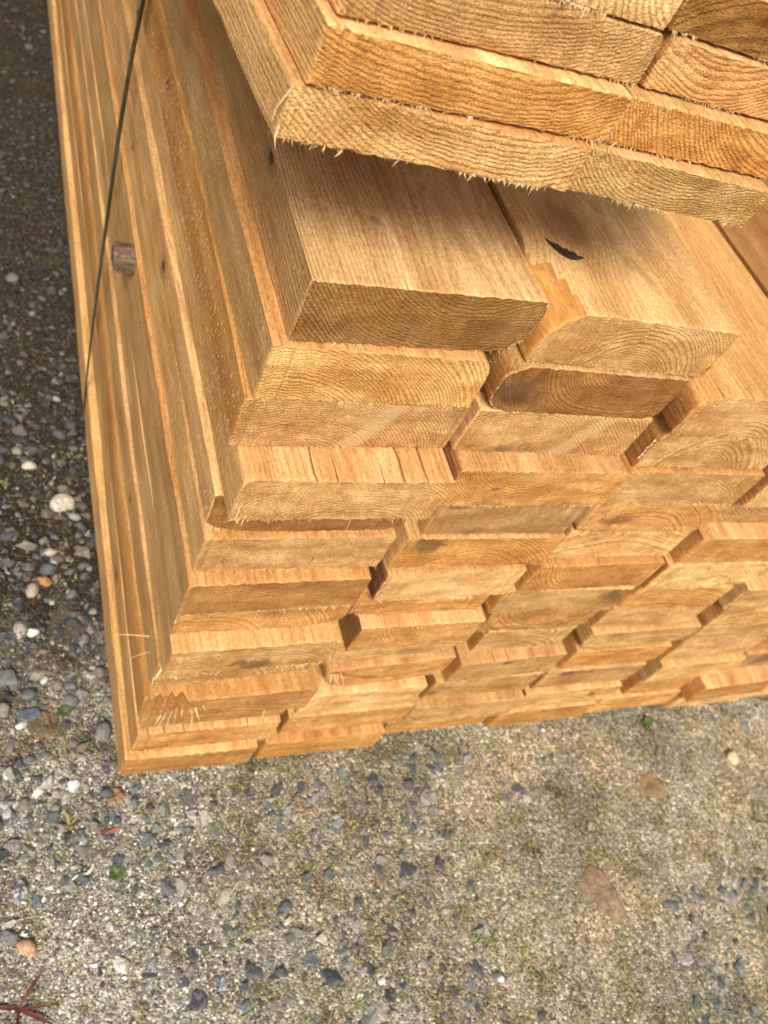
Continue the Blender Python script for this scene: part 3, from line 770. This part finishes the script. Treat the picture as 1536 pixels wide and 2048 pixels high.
# ------------------------------------------------------------------ stones
def stone_mat(name, attr=True, base=(0.3, 0.3, 0.3), spots=(0.12, 0.12, 0.12), sf=0.5, sc=260.0):
    nt = NT(name)
    P = nt.n('ShaderNodeTexCoord').outputs['Object']
    if attr:
        col = nt.n('ShaderNodeAttribute', attribute_type='GEOMETRY', attribute_name='stone_colour').outputs['Color']
    else:
        col = nt.mix(0.0, RGB(*base), RGB(*base))
    f = nt.noise(P, 340.0, 3.0, None, 0.7)
    f2 = nt.noise(P, 90.0, 3.0, None, 0.6)
    col = nt.mix(1.0, col, nt.mix(nt.rng(f, 0.35, 0.65), RGB(0.62, 0.62, 0.62), RGB(1.35, 1.35, 1.35)), 'MULTIPLY')
    col = nt.mix(1.0, col, nt.mix(nt.rng(f2, 0.35, 0.65), RGB(0.8, 0.8, 0.8), RGB(1.18, 1.16, 1.12)), 'MULTIPLY')
    if not attr:
        col = nt.mix(nt.rng(nt.noise(P, sc, 2.0, None, 0.6), 0.5, 0.6, 0.0, sf), col, RGB(*spots))
    # soil clinging to the lower parts in patches
    d = nt.noise(P, 60.0, 3.0, None, 0.6)
    col = nt.mix(nt.rng(d, 0.52, 0.68, 0.0, 0.5), col, RGB(0.17, 0.14, 0.095))
    return nt.finish(col, 0.75, nt.math('ADD', f, f2), 0.0009, 0.9, 0.3)
MAT_STONE = stone_mat("mixed stones")

def ico(sub):
    bm = bmesh.new()
    bmesh.ops.create_icosphere(bm, subdivisions=sub, radius=1.0)
    v = np.array([x.co[:] for x in bm.verts]); f = np.array([[q.index for q in p.verts] for p in bm.faces])
    bm.free()
    return v, f
def hull(seed, n=11):
    r = np.random.RandomState(seed)
    p = r.normal(size=(n, 3)); p /= np.linalg.norm(p, axis=1)[:, None]
    p *= r.uniform(0.75, 1.05, (n, 1))
    bm = bmesh.new()
    for q in p: bm.verts.new(q)
    res = bmesh.ops.convex_hull(bm, input=bm.verts)
    bmesh.ops.delete(bm, geom=[g for g in res['geom_interior'] if isinstance(g, bmesh.types.BMVert)], context='VERTS')
    bmesh.ops.triangulate(bm, faces=bm.faces)
    bm.verts.index_update()
    v = np.array([x.co[:] for x in bm.verts]); f = np.array([[q.index for q in pp.verts] for pp in bm.faces])
    bm.free()
    return v, f
def lumpy(seed, sub=2, amp=0.16):
    v, f = ico(sub)
    r = np.random.RandomState(seed)
    d = np.zeros(len(v))
    for k in range(7):
        w = r.normal(size=3) * (1.4 if k < 4 else 3.0)
        d += np.sin(v @ w + r.uniform(0, 6.28)) * (amp / 2.2 if k < 4 else amp / 5)
    return v * (1 + d)[:, None], f
ROUND = [lumpy(s, 2, 0.2) for s in range(8)]
ANG = [hull(s, 10 + s % 5) for s in range(16)]
TINY = [hull(100 + s, 7) for s in range(8)]

def rotm(yaw, tilt, roll):
    cy, sy, ct, st, cr, sr = math.cos(yaw), math.sin(yaw), math.cos(tilt), math.sin(tilt), math.cos(roll), math.sin(roll)
    return np.array([[cy, -sy, 0], [sy, cy, 0], [0, 0, 1]]) @ np.array([[1, 0, 0], [0, ct, -st], [0, st, ct]]) @ np.array([[cr, 0, sr], [0, 1, 0], [-sr, 0, cr]])

def scatter(name, protos, P, size, colors, flat, smooth, seed, kindlabel, lift=(-0.45, 0.4)):
    r = np.random.RandomState(seed)
    VV, FF, CC, off = [], [], [], 0
    gz = gh(P[:, 0], P[:, 1])
    for k in range(len(P)):
        v, f = protos[r.randint(len(protos))]
        s = size[k] * 0.5 * np.array([r.uniform(0.8, 1.25), r.uniform(0.65, 1.0), r.uniform(flat[0], flat[1])])
        vv = (v * s) @ rotm(r.uniform(0, 6.28), r.normal() * 0.25, r.normal() * 0.25).T
        vv = vv + np.array([P[k, 0], P[k, 1], gz[k] + s[2] * r.uniform(lift[0], lift[1])])
        VV.append(vv); FF.append(f + off); off += len(v)
        CC.append(np.repeat(np.append(colors[k], 1.0)[None], len(v), 0))
    V = np.concatenate(VV); F = np.concatenate(FF); Cc = np.concatenate(CC)
    me = bpy.data.meshes.new(name)
    me.vertices.add(len(V)); me.vertices.foreach_set('co', V.ravel())
    me.loops.add(F.size); me.loops.foreach_set('vertex_index', F.ravel().astype(np.int32))
    me.polygons.add(len(F)); me.polygons.foreach_set('loop_start', np.arange(len(F)) * 3)
    me.polygons.foreach_set('use_smooth', [smooth] * len(F))
    at = me.attributes.new('stone_colour', 'FLOAT_COLOR', 'POINT')
    at.data.foreach_set('color', Cc.astype(np.float32).ravel())
    me.update(); me.validate(); me.materials.append(MAT_STONE)
    o = bpy.data.objects.new(name, me); C.objects.link(o)
    tag(o, kind='stuff', label=kindlabel)
    return o

PAL = np.array([(0.30, 0.265, 0.21), (0.24, 0.205, 0.165), (0.14, 0.14, 0.138), (0.08, 0.085, 0.09), (0.10, 0.112, 0.12), (0.36, 0.34, 0.30), (0.20, 0.15, 0.105), (0.17, 0.158, 0.145), (0.46, 0.45, 0.42), (0.12, 0.135, 0.13)])
SLATE = np.array([(0.085, 0.096, 0.10), (0.065, 0.07, 0.075), (0.13, 0.15, 0.15), (0.19, 0.19, 0.18), (0.11, 0.125, 0.12), (0.22, 0.22, 0.21), (0.30, 0.28, 0.23)])
def cols(pal, n, r, w=None):
    c = pal[r.choice(len(pal), n, p=w)]
    return np.clip(c * r.uniform(0.8, 1.25, (n, 1)), 0, 0.8)
def outside(P):
    """not under the lower stack"""
    return ~((P[:, 0] > -0.012) & (P[:, 0] < 1.05) & (P[:, 1] > -0.018) & (P[:, 1] < 3.1))
rr = np.random.RandomState(3)
# rounded pebbles and broken stone along the left side
def region(n, x0, x1, y0, y1):
    P = np.stack([rr.uniform(x0, x1, n), rr.uniform(y0, y1, n)], 1)
    return P[outside(P)]
def clump(P, f, thr, s):
    v = np.sin(P[:, 0] * f + s) + np.sin(P[:, 1] * f * 1.1 + 2 * s) + np.sin((P[:, 0] + P[:, 1]) * f * 0.7 + s * 3)
    return P[v > thr]
P = region(2200, -0.40, -0.02, -0.06, 1.75)
P = P[rr.uniform(0, 1, len(P)) < np.clip(1.15 - P[:, 1] * 1.3, 0.18, 1)]
sz = np.clip(rr.lognormal(-4.78, 0.42, len(P)), 0.004, 0.021)
PW = np.array([3, 3, 2, 2, 1.5, 1, 1.6, 2, 0.6, 1.2]); PW /= PW.sum()
scatter('gravel', ROUND, P, sz, cols(PAL, len(P), rr, PW) * np.clip(0.95 - P[:, 1] * 0.9, 0.28, 1)[:, None], (0.5, 0.85), True, 1, 'mixed rounded pebbles strewn along the left side of the stack')  # pebble colours dim towards the back, shade painted into them
P = region(10000, -0.42, -0.015, -0.10, 1.75)
P = P[rr.uniform(0, 1, len(P)) < np.clip(1.2 - P[:, 1] * 1.1, 0.25, 1)]
sz = np.clip(rr.lognormal(-4.82, 0.45, len(P)), 0.003, 0.022)
scatter('gravel', ANG, P, sz, cols(PAL * 0.72, len(P), rr, PW) * np.clip(0.95 - P[:, 1] * 0.9, 0.28, 1)[:, None], (0.5, 0.9), False, 2, 'broken dark gravel chips along the left side of the stack')  # chips also darkened further back, shade put into their colour
# slate chips, half sunk in the sand in front
P = np.concatenate([region(620, -0.02, 0.36, -0.36, -0.04), region(220, -0.2, 0.02, -0.34, -0.02), clump(region(600, 0.3, 1.0, -0.45, -0.03), 16, 0.9, 1.0), region(150, 0.58, 0.78, -0.42, -0.25)])
sz = np.clip(rr.lognormal(-4.5, 0.42, len(P)), 0.004, 0.022)
scatter('gravel', ANG, P, sz, cols(SLATE, len(P), rr), (0.28, 0.5), False, 3, 'blue grey slate chips half sunk in the sand in front', (-0.5, 0.3))
# coarse grit
P = np.concatenate([region(14000, -0.30, 1.05, -0.50, 0.0), region(7000, -0.25, 0.1, -0.36, 0.0), region(14000, -0.35, -0.02, 0.0, 1.2)])
sz = np.clip(rr.lognormal(-6.0, 0.36, len(P)), 0.0011, 0.006)
GRIT = np.array([(0.62, 0.60, 0.55), (0.45, 0.40, 0.32), (0.30, 0.26, 0.19), (0.14, 0.14, 0.14), (0.72, 0.71, 0.68), (0.24, 0.25, 0.26), (0.40, 0.33, 0.22)])
gc = cols(GRIT, len(P), rr)
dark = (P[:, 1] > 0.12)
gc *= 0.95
gc[dark] *= 0.3  # grit at the back darkened in colour to stand for shade
scatter('grit', TINY, P, sz, gc, (0.55, 0.9), False, 4, 'coarse pale grit sprinkled over the ground')

P = region(5000, -0.16, 0.07, -0.30, -0.01)
sz = np.clip(rr.lognormal(-5.9, 0.4, len(P)), 0.0012, 0.007)
scatter('grit', TINY, P, sz, cols(GRIT[[0, 1, 4, 4]], len(P), rr), (0.55, 0.9), False, 6, 'whitish grit patch left below the stack corner')

# stones one can point at
STONES = [
 # x, y, size, flat, rot, kind, colour, spots, look
 (-49, 321, 27, .55, 0.6, 'r', (.50, .46, .38), None, 'cream oval pebble, largest beside the left wall of planks'),
 (-85, 373, 16, .7, 0.2, 'r', (.48, .43, .33), None, 'small cream pebble near the left photo edge'),
 (-72, 211, 19, .6, -.5, 'a', (.36, .19, .06), None, 'amber brown wedge-shaped pebble in the gravel'),
 (-87, 200, 18, .7, 1.3, 'r', (.36, .30, .24), None, 'tan egg-shaped pebble beside the amber one'),
 (-89, 146, 19, .5, .8, 'a', (.62, .60, .55), None, 'chalk white elongated stone beside a speckled pebble'),
 (-101, 151, 19, .6, 1.4, 'r', (.40, .36, .31), (.12, .10, .09), 'speckled oval pebble touching a chalk white stone'),
 (-65, 253, 12, .8, 0, 'r', (.42, .37, .30), None, 'small round buff pebble in dark gravel'),
 (-57, -27, 19, .55, 1.0, 'a', (.66, .67, .66), (.35, .35, .34), 'bright white rock left of the bottom plank corner'),
 (-90, -28, 11, .6, .4, 'r', (.66, .62, .52), None, 'small ivory pebble below left of the white rock'),
 (-25, -197, 21, .5, 1.8, 'a', (.66, .65, .58), (.40, .37, .28), 'white crystalline stone in brown soil, bottom left'),
 (168, -250, 25, .35, 2.2, 'a', (.055, .075, .095), None, 'dark slate triangle right of the mossy chips'),
 (93, -228, 22, .4, -.4, 'a', (.075, .085, .095), None, 'dark slate lozenge at bottom centre left'),
 (39, -242, 29, .35, .9, 'a', (.05, .056, .07), (.14, .14, .15), 'largest blackish slate at the bottom edge'),
 (62, -232, 15, .5, 1.4, 'a', (.21, .28, .30), (.42, .45, .45), 'pale blue-grey stone beside the blackish slate'),
 (165, -212, 16, .4, -.7, 'a', (.42, .40, .31), None, 'cream wedge of stone above the slate triangle'),
 (136, -190, 11, .6, .2, 'a', (.46, .40, .27), None, 'small sand-yellow stone under a grey chip'),
 (813, -109, 20, .6, .1, 'r', (.56, .48, .33), None, 'lone cream oval pebble on sand at the right'),
 (353, -290, 8, .8, 0, 'r', (.74, .73, .70), None, 'tiny bright white pebble low in the middle'),
 (674, -345, 26, .45, .8, 'a', (.13, .16, .17), (.3, .3, .3), 'broken grey-green rock in the bottom right cluster'),
 (-104, -167, 17, .6, -.5, 'r', (.44, .30, .19), (.40, .17, .05), 'orange-stained granite lump at left'),
 (-107, -117, 26, .45, .7, 'a', (.11, .10, .11), (.50, .48, .46), 'black and white flecked rock at the left edge'),
 (-117, -155, 20, .45, .2, 'a', (.19, .19, .20), (.09, .09, .09), 'grey granite chunk cut by the left edge'),
 (-94, -130, 15, .3, 1.8, 'a', (.14, .18, .18), None, 'narrow upright slate sliver near the flecked rock'),
 (-115, 93, 32, .4, .4, 'a', (.15, .155, .15), None, 'big flat grey stone cut by the left edge'),
 (-94, 52, 27, .35, .2, 'a', (.075, .09, .115), None, 'flat blue-black slate below the big grey stone'),
 (-103, 42, 14, .6, .5, 'a', (.66, .65, .63), (.4, .4, .42), 'white quartz chunk beside the blue-black slate'),
 (-112, -77, 23, .4, .1, 'a', (.24, .22, .20), (.12, .11, .10), 'rough grey slab in pale grit at left'),
 (72, -130, 20, .35, .6, 'a', (.075, .095, .11), None, 'grey-blue slate half buried below the stack corner'),
 (135, -177, 17, .4, .3, 'a', (.10, .115, .13), None, 'squarish dark chip above the sand-yellow stone'),
 (186, -229, 14, .4, 1.3, 'a', (.17, .23, .24), None, 'teal-grey oval chip right of the cream wedge'),
 (115, -122, 9, .5, 1.3, 'a', (.22, .08, .04), None, 'small brick-red chip in the sand'),
 (221, -263, 10, .6, .3, 'a', (.68, .66, .64), None, 'white chip at the bottom right of the slates'),
]
for k, (x, y, s, fl, rot, kd, c, sp2, look) in enumerate(STONES):
    if kd == 'r':
        v, f = lumpy(500 + k, 3, 0.16)
    else:
        v, f = hull(600 + k, 14)
    sc = s / 2000.0 * np.array([1.12, 0.82, fl])
    vv = (v * sc) @ rotm(rot, 0.12, 0.1).T
    mt = stone_mat('stone %d' % k, False, c, sp2 or tuple(q * 0.8 for q in c), 0.85 if sp2 else 0.3)
    o = obj_from('pebble' if kd == 'r' else 'stone', [tuple(q) for q in vv], [tuple(q) for q in f.tolist()], [mt])
    if kd == 'r':
        for p in o.data.polygons: p.use_smooth = True
    else:
        bm = bmesh.new(); bm.from_mesh(o.data)
        bmesh.ops.bevel(bm, geom=list(bm.edges), offset=s / 2000.0 * 0.06, segments=1, affect='EDGES')
        bm.to_mesh(o.data); bm.free()
    o.location = (x / 1000, y / 1000, float(gh(x / 1000, y / 1000)) + sc[2] * 0.35)
    tag(o, look, 'pebble' if kd == 'r' else 'stone', 'larger stones lying on the ground')

# mud lumps
MUD = [
 (518, -236, 47, 76, 0.36, (.25, .175, .105), 'large smooth oval mud clod on the sand at lower right'),
 (664, -126, 52, 46, 0.2, (.24, .165, .085), 'ochre clay patch with dark pebbles at right'),
 (-47, 157, 46, 60, 0.3, (.085, .068, .042), 'dark brown mud cake with three holes beside the stack'),
 (-81, 37, 36, 42, 0.1, (.16, .115, .06), 'brown sandy mud cake at left near the slate'),
 (-19, -43, 26, 25, 0.0, (.26, .165, .085), 'small reddish-tan mud lump under the stack corner'),
]
for k, (x, y, sx, sy, rot, c, look) in enumerate(MUD):
    v, f = lumpy(700 + k, 4, 0.10)
    sc = np.array([sx, sy, 17]) / 2000.0
    vv = v * sc
    r = np.random.RandomState(k)
    for q in range(10):
        w = r.normal(size=2) * 700
        vv[:, 2] += 0.00035 * np.sin(vv[:, 0] * w[0] + vv[:, 1] * w[1] + r.uniform(0, 6))
    for q in range(4):                       # little holes
        cx, cy = r.uniform(-.3, .3) * sx / 1000, r.uniform(-.3, .3) * sy / 1000
        d = np.hypot(vv[:, 0] - cx, vv[:, 1] - cy)
        vv[:, 2] -= np.where(vv[:, 2] > 0, 0.004 * np.exp(-(d / 0.0022) ** 2), 0)
    vv = vv @ rotm(rot, 0, 0).T
    mt = simple('mud %d' % k, tuple(q * 0.6 for q in c), tuple(q * 1.25 for q in c), 55, 0.95, 1.0, 0.004)
    o = obj_from('mud_clod', [tuple(q) for q in vv], [tuple(q) for q in f.tolist()], [mt], smooth=True, sharp=80)
    o.location = (x / 1000, y / 1000, float(gh(x / 1000, y / 1000)) - 0.0042)
    tag(o, look, 'mud clod', 'lumps of dried mud')

# ------------------------------------------------------------------ small plants
def leaf_mat(name, a, b, tr=0.15):
    nt = NT(name)
    P = nt.n('ShaderNodeTexCoord').outputs['Object']
    f = nt.noise(P, 140.0, 2.0)
    col = nt.mix(nt.rng(f, 0.35, 0.65), RGB(*a), RGB(*b))
    return nt.finish(col, 0.55, None, spec=0.3)
MAT_GREEN = leaf_mat('fresh green leaf', (0.04, 0.075, 0.018), (0.10, 0.135, 0.04))
MAT_YGREEN = leaf_mat('yellow green sprout', (0.13, 0.16, 0.03), (0.26, 0.28, 0.08))
MAT_RED = leaf_mat('dark red stem', (0.055, 0.014, 0.012), (0.13, 0.035, 0.026))
MAT_CORAL = leaf_mat('coral red leaf', (0.26, 0.08, 0.05), (0.36, 0.13, 0.08))
MAT_STRAW = leaf_mat('dry straw', (0.42, 0.33, 0.18), (0.60, 0.50, 0.32))
MAT_PALE = leaf_mat('pale root', (0.62, 0.58, 0.46), (0.78, 0.74, 0.64))

def blade_geo(V, F, base, az, L, w, lift, curl, seg=5):
    """one curved leaf blade with a folded midrib and real thickness"""
    d = Vector((math.cos(az), math.sin(az), 0)); s = Vector((-d.y, d.x, 0))
    i0 = len(V)
    p = Vector(base); el = lift
    for k in range(seg + 1):
        q = k / seg
        ww = w * (0.35 + 1.1 * math.sin(math.pi * min(1, 0.15 + q * 0.85))) * (1 - q ** 4) + 0.00008
        up = Vector((-math.sin(el) * d.x, -math.sin(el) * d.y, math.cos(el)))
        V.append(p - s * ww + up * ww * 0.4); V.append(p - up * 0.00005); V.append(p + s * ww + up * ww * 0.4); V.append(p + up * 0.00022)
        p = p + (d * math.cos(el) + Vector((0, 0, 1)) * math.sin(el)) * (L / seg)
        el -= curl / seg
    for k in range(seg):
        a = i0 + k * 4; b = a + 4
        for m in range(4):
            F.append((a + m, a + (m + 1) % 4, b + (m + 1) % 4, b + m))
    F.append((i0 + 3, i0 + 2, i0 + 1, i0)); e = i0 + seg * 4
    F.append((e, e + 1, e + 2, e + 3))

def plant(name, label, cat, x, y, specs, seed, group='small weeds rooting in the grit'):
    root = bpy.data.objects.new(name, None); C.objects.link(root)
    z = float(gh(x / 1000, y / 1000))
    root.location = (x / 1000, y / 1000, z); root.empty_display_size = 0.01
    tag(root, label, cat, group)
    rg = random.Random(seed)
    for pname, mat, blades in specs:
        for (az, L, w, lift, curl) in blades:
            V, F = [], []
            blade_geo(V, F, (rg.uniform(-1, 1) * 0.001, rg.uniform(-1, 1) * 0.001, 0.0005), az, L / 1000, w / 1000, lift, curl, 7)
            obj_from(pname, V, F, [mat], root, smooth=True, sharp=50)
plant('red_weed', 'dark red spidery seedling at the bottom left corner', 'weed', -111, -213,
      [('leaf', MAT_RED, [(0.9, 38, 0.9, 0.25, 0.3), (-0.6, 36, 1.3, 0.3, 0.5), (-0.1, 30, 0.8, 0.35, 0.6), (2.9, 30, 1.2, 0.2, 0.3), (-1.7, 22, 1.0, 0.4, 0.5)])], 1)
plant('grass_tuft', 'reddish green grass tuft left of the coral leaf', 'grass tuft', -63, -66,
      [('blade', MAT_YGREEN, [(2.0, 20, 0.9, 0.7, 0.6), (1.5, 14, 0.7, 0.9, 0.4), (0.7, 16, 0.6, 0.6, 0.5)]),
       ('blade', MAT_RED, [(2.7, 17, 0.6, 0.4, 0.4), (0.2, 20, 0.5, 0.3, 0.3), (-2.0, 12, 0.6, 0.4, 0.4)])], 2)
plant('red_weed', 'coral red leaf on a thin red stalk below the stack corner', 'weed', -30, -79,
      [('leaf', MAT_CORAL, [(0.2, 19, 1.2, 0.35, 0.5)]), ('stem', MAT_RED, [(-1.6, 20, 0.35, 0.2, 0.3), (3.0, 18, 0.3, 0.25, 0.3), (1.3, 7, 1.4, 0.4, 0.3)])], 3)
plant('green_weed', 'bushy green sprout among stones below the stack corner', 'weed', -24, -118,
      [('leaf', MAT_GREEN, [(k * 0.8, 7 + (k * 5) % 6, 1.4, 0.6, 0.8) for k in range(9)])], 4)
plant('green_weed', 'bright green leaf peeking out under the fifth column', 'weed', 693, -42,
      [('leaf', MAT_GREEN, [(0.3, 15, 3.4, 0.3, 0.4), (1.2, 12, 3.0, 0.35, 0.5), (-2.2, 16, 3.2, 0.3, 0.5), (3.0, 10, 2.6, 0.4, 0.5)])], 5)
plant('green_weed', 'small green clump in the gravel beside the left planks', 'weed', -60, 52,
      [('leaf', MAT_GREEN, [(k * 1.1, 7 + (k * 3) % 5, 2.0, 0.5, 0.7) for k in range(7)])], 6)
plant('red_weed', 'green-leaved weed with purple stem at the right edge', 'weed', 800, -194,
      [('leaf', MAT_GREEN, [(1.1, 34, 1.6, 0.5, 0.5)]), ('stem', MAT_RED, [(-0.3, 40, 0.8, 0.25, 0.3), (2.6, 12, 0.6, 0.3, 0.3)])], 7)
plant('straw_bit', 'dry pale straw lying near the left edge', 'straw', -121, -144,
      [('stalk', MAT_STRAW, [(0.05, 32, 0.35, 0.06, 0.1)])], 8, None)
plant('straw_bit', 'dry grass stalk between slates below the stack', 'straw', 82, -156,
      [('stalk', MAT_STRAW, [(0.8, 20, 0.3, 0.2, 0.3)])], 9, None)
plant('straw_bit', 'short straw on the sand at lower right', 'straw', 586, -318,
      [('stalk', MAT_STRAW, [(-0.15, 20, 0.35, 0.1, 0.1)])], 10, None)
# curled pale root
pts = [(-66, -123), (-64, -117), (-60, -114), (-55, -113), (-50, -113), (-46, -110), (-43, -105)]
V, F = [], []
S = 8
for i, (px, py) in enumerate(pts):
    a0, a1 = pts[max(0, i - 1)], pts[min(len(pts) - 1, i + 1)]
    d = Vector((a1[0] - a0[0], a1[1] - a0[1], 0)).normalized(); s = Vector((-d.y, d.x, 0))
    r = [0.5, 1.0, 1.2, 1.3, 1.2, 1.6, 0.7][i] / 1000
    for k in range(S):
        an = 6.2832 * k / S
        V.append(Vector((px / 1000, py / 1000, float(gh(px / 1000, py / 1000)) + 0.0015)) + s * math.cos(an) * r + Vector((0, 0, math.sin(an) * r)))
for i in range(len(pts) - 1):
    for k in range(S):
        F.append((i * S + k, i * S + (k + 1) % S, (i + 1) * S + (k + 1) % S, (i + 1) * S + k))
F += [tuple(range(S - 1, -1, -1)), tuple((len(pts) - 1) * S + k for k in range(S))]
tag(obj_from('root_piece', V, F, [MAT_PALE], smooth=True), 'curled cream coloured root piece near the reddish tuft', 'root')

# moss-like sprouts scattered over the sand
rg = random.Random(5)
V, F = [], []
for c in range(330):
    cx, cy = rg.uniform(-0.15, 0.95), rg.uniform(-0.42, -0.03)
    if rg.random() < 0.35: cx = rg.uniform(-0.15, 0.25)
    if rg.random() < 0.12: cx, cy = rg.uniform(-0.13, -0.03), rg.uniform(-0.03, 0.5)
    for b in range(rg.randint(2, 7)):
        x, y = cx + rg.gauss(0, 0.004), cy + rg.gauss(0, 0.004)
        if x > -0.02 and y > -0.03: continue
        blade_geo(V, F, (x, y, float(gh(x, y)) - 0.0003), rg.uniform(0, 6.28), rg.uniform(0.0025, 0.008), rg.uniform(0.0003, 0.0008), rg.uniform(0.3, 1.3), 0.6, 3)
o = obj_from('grass_sprouts', V, F, [MAT_YGREEN])
tag(o, 'tiny yellow green sprouts scattered over the grit', kind='stuff')
# dry wood shavings dropped beside the stack
